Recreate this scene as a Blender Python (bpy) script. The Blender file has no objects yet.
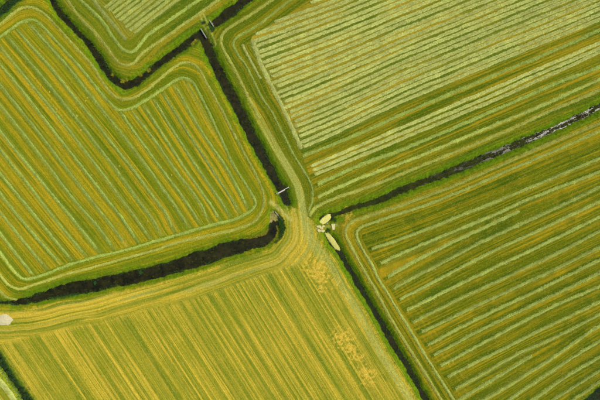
import bpy, math, random
import numpy as np

# ------------------------------------------------------------------ camera, sky, sun, exposure
scene = bpy.context.scene
col = scene.collection
S = 0.3                                   # metres per photograph pixel on the ground

cam_d = bpy.data.cameras.new('camera')
cam_d.sensor_width = 36.0
cam_d.lens = 24.0
cam_d.clip_start = 0.5
cam_d.clip_end = 20000.0
cam = bpy.data.objects.new('camera', cam_d)
cam.location = (0, 0, 120.0)
cam.rotation_euler = (0, 0, 0)
col.objects.link(cam)
scene.camera = cam

SUN_EL, SUN_AZ = 52.0, 16.0               # azimuth: degrees from +x (photo right) towards photo top: the sun glints on the right-hand ditch
sd = np.array([math.cos(math.radians(SUN_EL)) * math.cos(math.radians(SUN_AZ)),
               math.cos(math.radians(SUN_EL)) * math.sin(math.radians(SUN_AZ)),
               math.sin(math.radians(SUN_EL))])
world = bpy.data.worlds.new('World')
scene.world = world
world.use_nodes = True
wn = world.node_tree
sky = wn.nodes.new('ShaderNodeTexSky')
sky.sky_type = 'NISHITA'
sky.sun_disc = False
sky.sun_elevation = math.radians(SUN_EL)
sky.sun_rotation = math.radians(90.0 - SUN_AZ)
sky.air_density = 1.0
sky.dust_density = 2.5
bg = wn.nodes['Background']
bg.inputs['Strength'].default_value = 0.09
wn.links.new(sky.outputs[0], bg.inputs['Color'])

sun_d = bpy.data.lights.new('sun', 'SUN')
sun_d.energy = 2.7
sun_d.angle = math.radians(4.0)
sun_d.color = (1.0, 0.95, 0.86)
sun = bpy.data.objects.new('sun', sun_d)
from mathutils import Vector
sun.rotation_euler = Vector(sd).to_track_quat('Z', 'Y').to_euler()
sun.location = (60, -30, 100)
col.objects.link(sun)

vs = scene.view_settings
vs.view_transform = 'Standard'
vs.look = 'None'
vs.exposure = 0.85
vs.gamma = 1.0
vs.use_curve_mapping = False

# ------------------------------------------------------------------ helpers
def W(p, z=0.0):
    return np.array([(p[0] - 300.0) * S, (200.0 - p[1]) * S, z])

def P(x, y):
    return x / S + 300.0, 200.0 - y / S

def tag(o, label=None, cat=None, group=None, kind=None):
    if label: o['label'] = label
    if cat: o['category'] = cat
    if group: o['group'] = group
    if kind: o['kind'] = kind
    return o

def empty(name, loc, rz=0.0):
    o = bpy.data.objects.new(name, None)
    o.location = loc
    o.rotation_euler = (0, 0, rz)
    col.objects.link(o)
    return o

def mesh_np(name, V, F, mat, parent=None, smooth=False, attrs=None, loc=None):
    """V (n,3); F (m,3) or (m,4) index array or list of such arrays"""
    if not isinstance(F, list): F = [F]
    me = bpy.data.meshes.new(name)
    V = np.asarray(V, dtype=np.float32)
    if loc is not None: V = V - np.asarray(loc, dtype=np.float32)
    me.vertices.add(len(V))
    me.vertices.foreach_set('co', V.ravel())
    tot = np.concatenate([np.full(len(f), f.shape[1], dtype=np.int32) for f in F])
    idx = np.concatenate([f.ravel() for f in F]).astype(np.int32)
    me.loops.add(len(idx))
    me.loops.foreach_set('vertex_index', idx)
    me.polygons.add(len(tot))
    st = np.zeros(len(tot), dtype=np.int32)
    st[1:] = np.cumsum(tot)[:-1]
    me.polygons.foreach_set('loop_start', st)
    me.polygons.foreach_set('use_smooth', np.full(len(tot), smooth, dtype=bool))
    if attrs:
        for k, a in attrs.items():
            at = me.attributes.new(k, 'FLOAT', 'POINT')
            at.data.foreach_set('value', np.asarray(a, dtype=np.float32))
    me.update(calc_edges=True)
    me.materials.append(mat)
    o = bpy.data.objects.new(name, me)
    if loc is not None: o.location = [float(c) for c in loc]
    if parent is not None:
        o.parent = parent
    col.objects.link(o)
    return o

def box(cx, cy, cz, sx, sy, sz, jit=0.0, rng=None):
    v = np.array([[x, y, z] for z in (-.5, .5) for y in (-.5, .5) for x in (-.5, .5)]) * [sx, sy, sz]
    if jit: v = v + rng.uniform(-jit, jit, v.shape)
    v = v + [cx, cy, cz]
    f = np.array([[0, 2, 3, 1], [4, 5, 7, 6], [0, 1, 5, 4], [2, 6, 7, 3], [0, 4, 6, 2], [1, 3, 7, 5]])
    return v, f

def join(parts):
    V, Fq, Ft, n = [], [], [], 0
    for v, f in parts:
        V.append(v)
        (Fq if f.shape[1] == 4 else Ft).append(f + n)
        n += len(v)
    F = []
    if Fq: F.append(np.concatenate(Fq))
    if Ft: F.append(np.concatenate(Ft))
    return np.concatenate(V), F

def hash2(ix, iy, seed):
    h = (ix.astype(np.int64) * 374761393 + iy.astype(np.int64) * 668265263 + seed * 974711) & 0x7fffffff
    h = ((h ^ (h >> 13)) * 1274126177) & 0x7fffffff
    h = h ^ (h >> 16)
    return (h & 0xffff) / 65535.0

def noise2(x, y, seed=0):
    x = np.asarray(x, float); y = np.asarray(y, float)
    ix = np.floor(x); iy = np.floor(y)
    fx = x - ix; fy = y - iy
    fx = fx * fx * (3 - 2 * fx); fy = fy * fy * (3 - 2 * fy)
    a = hash2(ix, iy, seed); b = hash2(ix + 1, iy, seed)
    c = hash2(ix, iy + 1, seed); d = hash2(ix + 1, iy + 1, seed)
    return (a + (b - a) * fx) * (1 - fy) + (c + (d - c) * fx) * fy     # 0..1

def fbm(x, y, seed=0, oct=3):
    t = 0; amp = 1; s = 0
    for k in range(oct):
        t = t + amp * noise2(x * 2 ** k, y * 2 ** k, seed + 17 * k); s += amp; amp *= .55
    return t / s

def smooth(e0, e1, x):
    t = np.clip((x - e0) / (e1 - e0), 0, 1)
    return t * t * (3 - 2 * t)

def catmull(pts, step=2.0):
    """smooth resampling of a pixel polyline; step in pixels"""
    p = np.array(pts, float)
    if len(p) == 2:
        n = max(2, int(np.linalg.norm(p[1] - p[0]) / step))
        t = np.linspace(0, 1, n + 1)[:, None]
        return p[0] * (1 - t) + p[1] * t
    q = np.vstack([2 * p[0] - p[1], p, 2 * p[-1] - p[-2]])
    out = []
    for i in range(1, len(q) - 2):
        a, b, c, d = q[i - 1], q[i], q[i + 1], q[i + 2]
        n = max(2, int(np.linalg.norm(c - b) / step))
        t = np.linspace(0, 1, n, endpoint=False)[:, None]
        out.append(.5 * (2 * b + (c - a) * t + (2 * a - 5 * b + 4 * c - d) * t ** 2 + (3 * b - a - 3 * c + d) * t ** 3))
    out.append(p[-1:])
    return np.vstack(out)

def extend(pts, a=0.0, b=0.0):
    p = [np.array(q, float) for q in pts]
    if a:
        d = p[0] - p[1]; p.insert(0, p[0] + d / np.linalg.norm(d) * a)
    if b:
        d = p[-1] - p[-2]; p.append(p[-1] + d / np.linalg.norm(d) * b)
    return [tuple(q) for q in p]

def inside(poly, x, y):
    poly = np.array(poly, float)
    r = np.zeros(np.shape(x), bool)
    n = len(poly)
    for i in range(n):
        x0, y0 = poly[i]; x1, y1 = poly[(i + 1) % n]
        if y0 == y1: continue
        c = ((y0 > y) != (y1 > y)) & (x < (x1 - x0) * (y - y0) / (y1 - y0) + x0)
        r ^= c
    return r

# ------------------------------------------------------------------ node materials
def new_mat(name):
    m = bpy.data.materials.new(name); m.use_nodes = True
    nt = m.node_tree
    return m, nt, nt.nodes['Principled BSDF']

def mixc(nt, fac, a, b):
    n = nt.nodes.new('ShaderNodeMix'); n.data_type = 'RGBA'
    for sock, v in ((n.inputs[0], fac), (n.inputs[6], a), (n.inputs[7], b)):
        if isinstance(v, bpy.types.NodeSocket): nt.links.new(v, sock)
        elif isinstance(v, (int, float)): sock.default_value = v
        else: sock.default_value = (*v, 1.0)
    return n.outputs[2]

def math_n(nt, op, a, b=None, clamp=False):
    n = nt.nodes.new('ShaderNodeMath'); n.operation = op; n.use_clamp = clamp
    for i, v in enumerate((a, b)):
        if v is None: continue
        if isinstance(v, bpy.types.NodeSocket): nt.links.new(v, n.inputs[i])
        else: n.inputs[i].default_value = v
    return n.outputs[0]

def noise_n(nt, scale, detail=3.0, rough=.6, vec=None):
    n = nt.nodes.new('ShaderNodeTexNoise')
    n.inputs['Scale'].default_value = scale
    n.inputs['Detail'].default_value = detail
    n.inputs['Roughness'].default_value = rough
    if vec is not None: nt.links.new(vec, n.inputs['Vector'])
    return n.outputs['Fac']

def world_pos(nt):
    return nt.nodes.new('ShaderNodeNewGeometry').outputs['Position']

def attr(nt, name):
    n = nt.nodes.new('ShaderNodeAttribute'); n.attribute_name = name
    return n.outputs['Fac']

def maprange(nt, v, a, b, c, d):
    n = nt.nodes.new('ShaderNodeMapRange')
    nt.links.new(v, n.inputs[0])
    for i, q in enumerate((a, b, c, d)): n.inputs[i + 1].default_value = q
    return n.outputs[0]

def scale_col(nt, c, f):
    n = nt.nodes.new('ShaderNodeMix'); n.data_type = 'RGBA'; n.blend_type = 'MULTIPLY'
    n.inputs[0].default_value = 1.0
    nt.links.new(c, n.inputs[6])
    cc = nt.nodes.new('ShaderNodeCombineColor')
    for i in range(3): nt.links.new(f, cc.inputs[i])
    nt.links.new(cc.outputs[0], n.inputs[7])
    return n.outputs[2]

def add_bump(nt, bsdf, h, strength, dist):
    b = nt.nodes.new('ShaderNodeBump')
    b.inputs['Strength'].default_value = strength
    b.inputs['Distance'].default_value = dist
    nt.links.new(h, b.inputs['Height'])
    nt.links.new(b.outputs[0], bsdf.inputs['Normal'])

LUSH = (.072, .142, .0026)
RUST = (.43, .290, .035)
PALE = (.31, .29, .060)
SOIL = (.055, .042, .014)
TRACK = (.225, .248, .055)

def ground_mat(name, low, high, dark):
    """low: mown green stubble, high: dry yellow stubble, dark: moist green stubble"""
    m, nt, b = new_mat(name)
    pos = world_pos(nt)
    n1 = noise_n(nt, 1.6, 4, .7, pos)
    n2 = noise_n(nt, 6.0, 2, .7, pos)
    n3 = noise_n(nt, .22, 3, .6, pos)
    dry = math_n(nt, 'ADD', attr(nt, 'dry'), maprange(nt, n1, .32, .68, -.24, .24))
    dry = math_n(nt, 'ADD', dry, maprange(nt, n3, .3, .7, -.12, .12), True)
    # fine drill and tine lines running along the rows
    cv = nt.nodes.new('ShaderNodeCombineXYZ')
    rv, ru = attr(nt, 'rowv'), attr(nt, 'rowu')
    nt.links.new(rv, cv.inputs[0]); nt.links.new(math_n(nt, 'MULTIPLY', ru, .010), cv.inputs[1])
    s1 = noise_n(nt, .62, 3, .7, cv.outputs[0])
    cv2 = nt.nodes.new('ShaderNodeCombineXYZ')
    nt.links.new(rv, cv2.inputs[0]); nt.links.new(math_n(nt, 'MULTIPLY', ru, .016), cv2.inputs[1]); cv2.inputs[2].default_value = 7.3
    s2 = noise_n(nt, .40, 2, .6, cv2.outputs[0])
    amp = math_n(nt, 'MULTIPLY', attr(nt, 'rowk'), maprange(nt, noise_n(nt, .35, 3, .6, pos), .35, .65, .45, 1.15))
    dry = math_n(nt, 'ADD', dry, math_n(nt, 'MULTIPLY', amp, maprange(nt, s1, .34, .66, -.66, .66)), True)
    c = mixc(nt, dry, low, high)
    gl = math_n(nt, 'MULTIPLY', maprange(nt, s2, .55, .65, 0, .92), maprange(nt, n1, .35, .6, .45, 1.0), True)
    c = mixc(nt, math_n(nt, 'MULTIPLY', gl, amp), c, dark)
    gr = math_n(nt, 'ADD', attr(nt, 'green'), maprange(nt, n2, .3, .7, -.15, .15), True)
    gr = math_n(nt, 'MULTIPLY', gr, math_n(nt, 'GREATER_THAN', attr(nt, 'green'), .02))
    c = mixc(nt, gr, c, dark)
    lu = math_n(nt, 'MULTIPLY', attr(nt, 'lush'), maprange(nt, n1, .3, .65, .55, 1.0), True)
    c = mixc(nt, lu, c, LUSH)
    pa = math_n(nt, 'MULTIPLY', attr(nt, 'pale'), maprange(nt, n2, .3, .7, .7, 1.15), True)
    c = mixc(nt, pa, c, PALE)
    tr = math_n(nt, 'MULTIPLY', attr(nt, 'wear'), maprange(nt, n1, .3, .7, .6, 1.15), True)
    c = mixc(nt, tr, c, TRACK)
    ru_ = math_n(nt, 'MULTIPLY', attr(nt, 'rust'), maprange(nt, n2, .3, .7, .6, 1.2), True)
    c = mixc(nt, ru_, c, RUST)
    so = math_n(nt, 'MULTIPLY', attr(nt, 'soil'), maprange(nt, n1, .3, .6, .6, 1.0), True)
    c = mixc(nt, so, c, SOIL)
    n4 = noise_n(nt, 3.1, 2, .5, pos)
    br = math_n(nt, 'MULTIPLY', maprange(nt, n2, .32, .68, .70, 1.30), maprange(nt, n4, .32, .68, .84, 1.16))
    br = math_n(nt, 'MULTIPLY', br, maprange(nt, s1, .34, .66, .84, 1.16))
    c = scale_col(nt, c, br)
    nt.links.new(c, b.inputs['Base Color'])
    b.inputs['Roughness'].default_value = .95
    b.inputs['Specular IOR Level'].default_value = .03
    h = math_n(nt, 'ADD', n2, math_n(nt, 'MULTIPLY', n1, .6))
    add_bump(nt, b, h, .55, .12)
    return m

def straw_mat(name, c1, c2, c3):
    m, nt, b = new_mat(name)
    g = nt.nodes.new('ShaderNodeNewGeometry')
    oi = nt.nodes.new('ShaderNodeObjectInfo')
    n1 = noise_n(nt, 2.2, 4, .7, g.outputs['Position'])
    n2 = noise_n(nt, 9.0, 2, .7, g.outputs['Position'])
    c = mixc(nt, maprange(nt, n1, .3, .7, 0, 1), c1, c2)
    stem = attr(nt, 'stem')
    ri = g.outputs['Random Per Island']
    c = mixc(nt, math_n(nt, 'MULTIPLY', ri, stem), c, c3)
    n3 = noise_n(nt, .35, 3, .6, g.outputs['Position'])
    c = scale_col(nt, c, maprange(nt, n3, .35, .65, .88, 1.12))
    sm = math_n(nt, 'ADD', 1.0, math_n(nt, 'MULTIPLY', stem, maprange(nt, ri, 0, 1, -.24, .30)))
    c = scale_col(nt, c, sm)
    f = math_n(nt, 'MULTIPLY', maprange(nt, n2, .32, .68, .76, 1.24), maprange(nt, oi.outputs['Random'], 0, 1, .9, 1.1))
    c = scale_col(nt, c, f)
    nt.links.new(c, b.inputs['Base Color'])
    b.inputs['Roughness'].default_value = .9
    b.inputs['Specular IOR Level'].default_value = .06
    add_bump(nt, b, n2, .35, .05)
    return m

def leaf_mat(name, c1, c2, spec=.12):
    m, nt, b = new_mat(name)
    g = nt.nodes.new('ShaderNodeNewGeometry')
    n1 = noise_n(nt, .5, 3, .6, g.outputs['Position'])
    k = math_n(nt, 'ADD', math_n(nt, 'MULTIPLY', g.outputs['Random Per Island'], .6), maprange(nt, n1, .3, .7, -.1, .5), True)
    c = mixc(nt, k, c1, c2)
    nt.links.new(c, b.inputs['Base Color'])
    b.inputs['Roughness'].default_value = .8
    b.inputs['Specular IOR Level'].default_value = spec
    return m

def stone_mat(name, c1, c2, scale=3.0):
    m, nt, b = new_mat(name)
    pos = world_pos(nt)
    n1 = noise_n(nt, scale, 5, .7, pos)
    n2 = noise_n(nt, scale * 6, 3, .6, pos)
    c = mixc(nt, maprange(nt, n1, .35, .65, 0, 1), c1, c2)
    c = scale_col(nt, c, maprange(nt, n2, .3, .7, .8, 1.15))
    nt.links.new(c, b.inputs['Base Color'])
    b.inputs['Roughness'].default_value = .85
    add_bump(nt, b, n2, .5, .05)
    return m

def water_mat(name, c1, c2, c3):
    m, nt, b = new_mat(name)
    pos = world_pos(nt)
    n1 = noise_n(nt, .55, 5, .7, pos)
    n2 = noise_n(nt, 2.4, 4, .65, pos)
    c = mixc(nt, maprange(nt, n1, .35, .65, 0, 1), c1, c2)
    c = mixc(nt, maprange(nt, n2, .55, .72, 0, .8), c, c3)
    nt.links.new(c, b.inputs['Base Color'])
    nt.links.new(maprange(nt, n1, .35, .65, .27, .40), b.inputs['Roughness'])
    b.inputs['IOR'].default_value = 1.33
    b.inputs['Specular IOR Level'].default_value = .34
    add_bump(nt, b, n2, .12, .03)
    return m

M = {}
M['A'] = ground_mat('left_field_stubble', (.102, .134, .0030), (.262, .192, .0060), (.048, .092, .0025))
M['B'] = ground_mat('upper_right_field_stubble', (.076, .098, .0030), (.208, .154, .0060), (.038, .078, .0025))
M['C'] = ground_mat('lower_right_field_stubble', (.078, .098, .0024), (.222, .162, .0050), (.033, .066, .0020))
M['D'] = ground_mat('top_field_stubble', (.085, .115, .0040), (.200, .155, .0070), (.040, .080, .0035))
M['E'] = ground_mat('lower_field_stubble', (.160, .168, .0080), (.372, .272, .0240), (.080, .124, .0060))
M['hayA'] = straw_mat('green_hay', (.190, .262, .044), (.230, .300, .056), (.260, .305, .054))
M['hayC'] = straw_mat('pale_green_hay', (.245, .310, .055), (.285, .345, .070), (.315, .345, .066))
M['hayB'] = straw_mat('pale_straw_hay', (.285, .325, .075), (.330, .360, .098), (.355, .360, .096))
M['hayD'] = straw_mat('greenish_straw_hay', (.205, .250, .052), (.245, .285, .066), (.275, .290, .064))
M['hayL'] = straw_mat('loop_hay', (.225, .260, .040), (.270, .295, .052), (.310, .310, .055))
M['clump'] = straw_mat('dry_clump', (.36, .30, .03), (.42, .36, .05), (.46, .40, .07))
M['straw_A'] = leaf_mat('stubble_stems', (.075, .100, .004), (.260, .230, .020))
M['straw_E'] = leaf_mat('yellow_stubble_stems', (.120, .150, .008), (.360, .310, .045))
M['grass'] = leaf_mat('bank_grass', (.038, .100, .0025), (.150, .190, .008))
M['grass_dark'] = leaf_mat('dark_bank_grass', (.010, .045, .012), (.035, .085, .014))  # dark plants, and the painted shade of banks and ditch rims
M['weed_dark'] = leaf_mat('dark_water_weed', (.008, .012, .003), (.034, .036, .008), 0.0)
M['tussock'] = leaf_mat('yellow_tussock', (.17, .18, .008), (.28, .25, .02))
M['reed_dry'] = leaf_mat('dry_reed', (.34, .31, .07), (.50, .45, .14))
M['weed_white'] = leaf_mat('white_water_weed', (.20, .22, .15), (.40, .41, .31))
M['algae'] = straw_mat('yellow_algae', (.38, .36, .085), (.43, .41, .11), (.45, .42, .12))
M['water'] = water_mat('brown_ditch_water', (.0035, .0040, .0012), (.019, .0170, .0028), (.007, .014, .0022))
M['concrete'] = stone_mat('old_concrete', (.13, .13, .085), (.25, .24, .17))
M['wood'] = stone_mat('weathered_plank', (.30, .29, .22), (.45, .43, .36), 5)
M['wood_post'] = stone_mat('wooden_post', (.16, .13, .06), (.24, .20, .10), 5)
M['sand'] = stone_mat('pale_sand', (.34, .30, .15), (.44, .39, .22), 1.5)
M['rubble'] = stone_mat('pale_rubble', (.34, .30, .10), (.46, .41, .18), 4)
M['pipe'] = stone_mat('dark_pipe', (.05, .05, .045), (.08, .08, .07), 4)

# ------------------------------------------------------------------ ditches (pixel centre lines with half widths in pixels)
DITCH = {
 'north_west': [(38,-22,3.2),(48,-7,3.2),(57,10,3.2),(70,25,3.3),(84,38.5,3.4),(95,53,3.5),(105,69,3.8),(116,81,4),(124,85,4.2),(134,82,4.2),(146,73,3.6),(158,63,3.6),(175,51,3.8),(190,40,4),(200,33.5,4),(204,40,4),(208,48,3.8),(213,60,4),(218,70,4.2),(227.5,89,4.4),(237.5,107,4.5),(249,130,4.6),(252,137,4.6),(265,161,4.6),(275,179,4.6),(282,191,4.6),(286.5,202,3.6)],
 'north': [(215,22,3.4),(223,16.5,4.4),(232,9,4.4),(241,2,4.4),(256,-9,4.4),(290,-34,4.4)],
 'west': [(-40,305,1.6),(-10,302,1.6),(0,303,1.6),(10,303.5,1.8),(25,301.5,3),(42,297,4.5),(58,292,5.6),(75,289,6.2),(93,286,6.4),(112,281.5,6.6),(125,279,6.6),(150,273.5,6.6),(170,268,6.8),(200,259,7.2),(225,250.5,6.6),(250,244,6),(265,239.5,6),(272,232,5.6),(273.5,222,3.6),(273.5,214.5,1.6)],
 'east': [(324,220.3,4.6),(330,216.8,4.0),(334,214.8,2.9),(353,208,3),(380,200.5,3.2),(400,190.5,3.3),(425,181,3.4),(450,172,3.4),(475,162,3.4),(500,151.5,3.5),(533,138,3.4),(555,128.5,3.4),(583,115.5,3.4),(600,106.5,3.4),(650,83,3.4),(700,60,3.4)],
 'south_east': [(327.5,235,3.3),(333,243,3.7),(337,248.5,3.2),(341,254.5,2.6),(350,270,2.7),(363,292,2.8),(375,312,2.8),(388,335,2.8),(401,356,2.7),(412,374,2.7),(424,396,2.7),(450,440,2.7)],
 'south_west': [(-50,290,2),(-20,334,2.6),(1,366,2.8),(12,382,2.8),(24,399,2.8),(50,434,2.8)],
 'corner_north': [(-40,42,3),(-12,19,3.6),(3,6.5,3.6),(14,-3,3.6),(40,-24,3.6)],
 'corner_south': [(560,432,4),(585,410,4.4),(600,397,4.8),(615,384,4.8),(650,356,4.8)],
}
DITCH = {k: [(a, b, c + {'east': -.2, 'south_east': -.1, 'north_west': .1, 'west': .2}.get(k, .3)) for a, b, c in v] for k, v in DITCH.items()}
WATER_Z = -0.85
BANK = 1.25

# ------------------------------------------------------------------ the terrain grid
def axis(half, step, far):
    a = list(np.arange(0, half, step)); g = step
    while a[-1] < far:
        g *= 1.35; a.append(a[-1] + g)
    a = np.array(a)
    return np.concatenate([-a[:0:-1], a])
gx = axis(100.0, .20, 7000.0); gy = axis(70.0, .20, 7000.0)
NX, NY = len(gx), len(gy)
X, Y = np.meshgrid(gx, gy)                 # (NY, NX)
PX, PY = P(X, Y)

def poly_dist(pts, pad, hw=None):
    """distance in px to a polyline (minus a varying half width) inside its padded box; elsewhere 1e3"""
    p = np.array(pts, float)[:, :2]
    D = np.full(PX.shape, 1e3); T = np.zeros(PX.shape)
    acc = 0.0
    for i in range(len(p) - 1):
        a, b = p[i], p[i + 1]
        L = np.linalg.norm(b - a)
        x0, x1 = min(a[0], b[0]) - pad, max(a[0], b[0]) + pad
        y0, y1 = min(a[1], b[1]) - pad, max(a[1], b[1]) + pad
        c0, c1 = np.searchsorted(PX[0], [x0, x1])
        r = np.nonzero((PY[:, 0] >= y0) & (PY[:, 0] <= y1))[0]
        if len(r) == 0 or c1 <= c0: acc += L; continue
        sl = (slice(r[0], r[-1] + 1), slice(c0, c1))
        qx = PX[sl] - a[0]; qy = PY[sl] - a[1]
        d = (b - a) / max(L, 1e-6)
        t = np.clip(qx * d[0] + qy * d[1], 0, L)
        dist = np.hypot(qx - d[0] * t, qy - d[1] * t)
        if hw is not None: dist = dist - (hw[i] + (hw[i + 1] - hw[i]) * t / max(L, 1e-6))
        m = dist < D[sl]
        D[sl] = np.where(m, dist, D[sl]); T[sl] = np.where(m, acc + t, T[sl])
        acc += L
    return D, T

ditch_d = np.full(PX.shape, 1e3)           # metres outside the water edge
ditch_id = np.zeros(PX.shape, int)
dd = {}
edge_noise = (fbm(X * .9, Y * .9, 5, 3) - .5) * 1.1 + (fbm(X * .16, Y * .16, 8, 2) - .5) * .9
for i, (k, pts) in enumerate(DITCH.items()):
    D, _ = poly_dist(pts, 70, [q[2] for q in pts])
    D = D * S
    dd[k] = D
    m = D < ditch_d
    ditch_d = np.where(m, D, ditch_d); ditch_id = np.where(m, i, ditch_id)
ditch_n = ditch_d + edge_noise * .8 * np.clip(1.5 - np.abs(ditch_d) / 3, 0, 1)
# the culvert crossing between the north-west ditch and its neighbours is solid ground
cross = np.hypot((PX - 206.5) * .80 - (PY - 28) * -.35, 0)

prof = np.interp(ditch_n, [-2.5, -.6, 0, BANK * .75, BANK * 1.15, BANK * 1.7], [-1.6, -1.25, WATER_Z, -.16, -.03, 0.0])
Z = prof + (fbm(X * .12, Y * .12, 3, 3) - .5) * .16 + (fbm(X * 1.1, Y * 1.1, 4, 2) - .5) * .05

# ------------------------------------------------------------------ row tracing (photograph pixels)
A_ROWS = [   # rows of the left field from the footbridge ditch leftwards; x at given y levels
 [(177,89),(188,108),(198,126),(203,134),(227,169),(243,199),(246,205)],
 [(165,97),(188,133),(208,163),(232,200),(237,210)],
 [(156,103),(174,132),(199,170),(220,200),(228,213)],
 [(146,109),(161,132),(186,170),(207,200),(218,217)],
 [(135,115),(150,134),(174,168),(198,200),(207,218)],
 [(121,113),(136,134),(160,167),(185,200),(198,220)],
 [(32,27),(50,47),(68,67),(100,107),(122,134),(144,163),(171,200),(186,223)],
 [(20,33),(50,67),(78,101),(105,134),(131,167),(156,200),(166,213),(172,227)],
 [(10,40),(34,67),(62,101),(88.5,134),(114,167),(138,200),(150,216),(159,231)],
 [(1,48),(17,67),(45,101),(72,134),(98,168),(122,200),(135,217),(147,234)],
 [(-14,48),(2.5,67),(30,101),(56,134),(83,168),(107.5,200),(121,217),(135,237.5)],
 [(-14,66),(0,85),(22,112),(40,134),(66,168),(91,200),(107,220),(123,241)],
 [(-14,87),(0,105),(23.5,134),(50,168),(74,200),(100,229),(111,245)],
 [(-14,110),(2.5,134),(30,168),(57,200),(80,228),(97,249)],
 [(-14,132),(0,149),(20,174),(40,200),(62,228),(83,252.5)],
 [(-14,155),(0,173),(22,200),(46,229),(69,257)],
 [(-14,177),(0,193),(5,200),(32,232),(57,260)],
 [(-14,195),(0,212),(22,239),(43,264)],
 [(-14,216),(0,233),(13,250),(25,265),(32,274)],
]
A_OUT = [(-40,52),(-14,34),(0,24),(12,14),(22,8),(33,8),(48,17),(70,41),(92,66),(101,80),(110,92),(120,98.5),(132,98),(148,89),(167,73),(176,66),(184,62.5),(193,64),(200,71),(210,89),(222,110),(234,134),(250,164),(261,186),(264,200),(261,212),(252,223),(233,230),(200,237.5),(173,244),(150,251.5),(100,265),(67,274),(33,285),(20,289),(9,285),(0,275),(-16,255),(-40,224)]
A_IN = [(-40,64),(-14,46),(0,37),(10,30),(22,22),(33,20),(43,27),(62,47),(80,67),(100,92),(110,103),(120,110),(132,108),(142,102.5),(153,96),(173,82),(183,78),(192,81.5),(199,93),(210,115),(219,134),(233,164),(250,191),(255,200),(255,206),(248,213),(233,220),(217,223.5),(200,228.5),(173,236),(147,243.5),(125,250),(100,256.5),(73,263.5),(63,267),(45,274),(29,279),(20,277),(10,266),(0,253),(-16,234),(-40,205)]
A_EDGE = [(-10,280),(0,291),(7,297),(16,300)]

B_OUT = [(330,-40),(297,-16),(272,0),(245,18),(228,29),(221.5,37),(223,48),(233,66),(243,87),(252,105),(260,119)]
B_IN = [(330,-26),(310,-13),(288,2),(258,25),(239,36),(233.5,44),(238,55),(247,67),(262,97),(272,112),(283,134),(293,154),(301,167),(308,178),(312,189),(312,200),(308,212)]
B_THIN = [(243,45),(248,55),(253,65),(261,79)]
B_STRIP = [(252,40),(257,52),(262,67),(278,98),(294,132),(302,149)]
B_R = [
 [(303,156),(358,134),(400,115),(450,94),(500,73),(550,52),(600,30),(640,12)],
 [(318,184),(358,166),(400,150.5),(440,134),(483,115),(500,108),(550,86),(600,67),(640,50)],
 [(318,197),(358,179),(400,164),(437,149),(473,134),(500,123),(550,102),(600,79),(640,62)],
 [(310,216),(312.5,211),(318,206),(333,199),(365,188),(400,175),(450,154),(500,134),(550,111),(600,90),(640,72)],
]
B_SPL = [(438,123),(452,117),(468,111),(476,108)]
BX = [230, 260, 300, 340, 400, 500, 600, 660]
BE = [183, 169, 151.5, 134, 105, 63, 22, -3]
BSP = [12.4, 12.1, 11.8, 11.55, 11.1, 10.8, 10.6, 10.5]
P2U = ([310, 400, 500, 600, 640], [164, 125.5, 83, 40.5, 24])
P2L = ([315, 400, 500, 600, 640], [177, 142.5, 100, 54.5, 38])
B_PALE = [(249,45),(252,36),(275,21),(300,8),(330,-9),(380,-40),(660,-40),(660,-3),(600,23),(500,64),(400,106),(340,135),(304,151),(294,132),(278,98),(262,67)]

C_OUT = [(450,415),(441,399),(420,365),(400,334),(375,290),(362,267),(353,250),(346.5,237),(346,229),(352,222),(367,216.5),(400,206),(413,201),(450,187),(500,165.5),(537,149),(573,134),(600,123),(640,105)]
C_IN = [(462,415),(453,399),(430,363),(412,333),(397,309),(387,292),(378,279),(373,267),(364,252),(358,240),(357,232),(362,227),(375,222),(400,213.5),(440,200),(500,174),(550,153),(593,134),(640,113)]
C_ROWS = [
 [(372,249),(400,239.5),(450,220),(500,200),(550,179),(600,158.5),(640,142)],
 [(381,263),(400,254),(450,233),(500,212),(524,201),(567,184.5),(600,172),(640,156)],
 [(394,289),(400,285),(435,266.5),(475,245),(500,233.5),(550,211),(572,200.5),(600,187),(640,169)],
 [(400,299),(430,284),(463,266.5),(500,248),(550,225),(600,201),(640,183)],
 [(407,310),(450,289),(500,265),(550,241),(600,217),(640,198)],
 [(413,322),(455,301),(500,280),(528,266.5),(560,252),(600,231),(640,211)],
 [(422,332),(460,314),(500,295),(560,267),(600,247),(640,228)],
 [(428,345),(450,333),(500,308),(550,284.5),(586,266.5),(600,260),(640,240)],
 [(434,355),(475,333),(500,320.5),(550,297),(600,273),(640,254)],
 [(441,365.5),(470,350),(500,334),(550,308),(600,286),(640,268)],
 [(448,377),(478,361),(500,350.5),(534,333),(570,316),(600,302),(640,284)],
 [(456,389),(500,364),(525,350.5),(564,333),(600,314),(640,294)],
 [(462,412),(485,399),(500,391),(550,360),(588,333),(600,325.5),(640,300)],
 [(485,415),(510,399),(550,372),(575,356),(600,341),(640,316)],
 [(508,415),(534,399),(567,376.5),(600,357),(640,332)],
 [(528,416),(555,399),(600,370.5),(640,346)],
 [(548,416),(575,399),(600,381.5),(640,357)],
]
C_STUB = [[(388,277),(405,266.5),(450,243.5),(500,220),(520,211.5)],
          [(450,406),(463,398),(500,375.5),(532,355.5)]]

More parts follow.
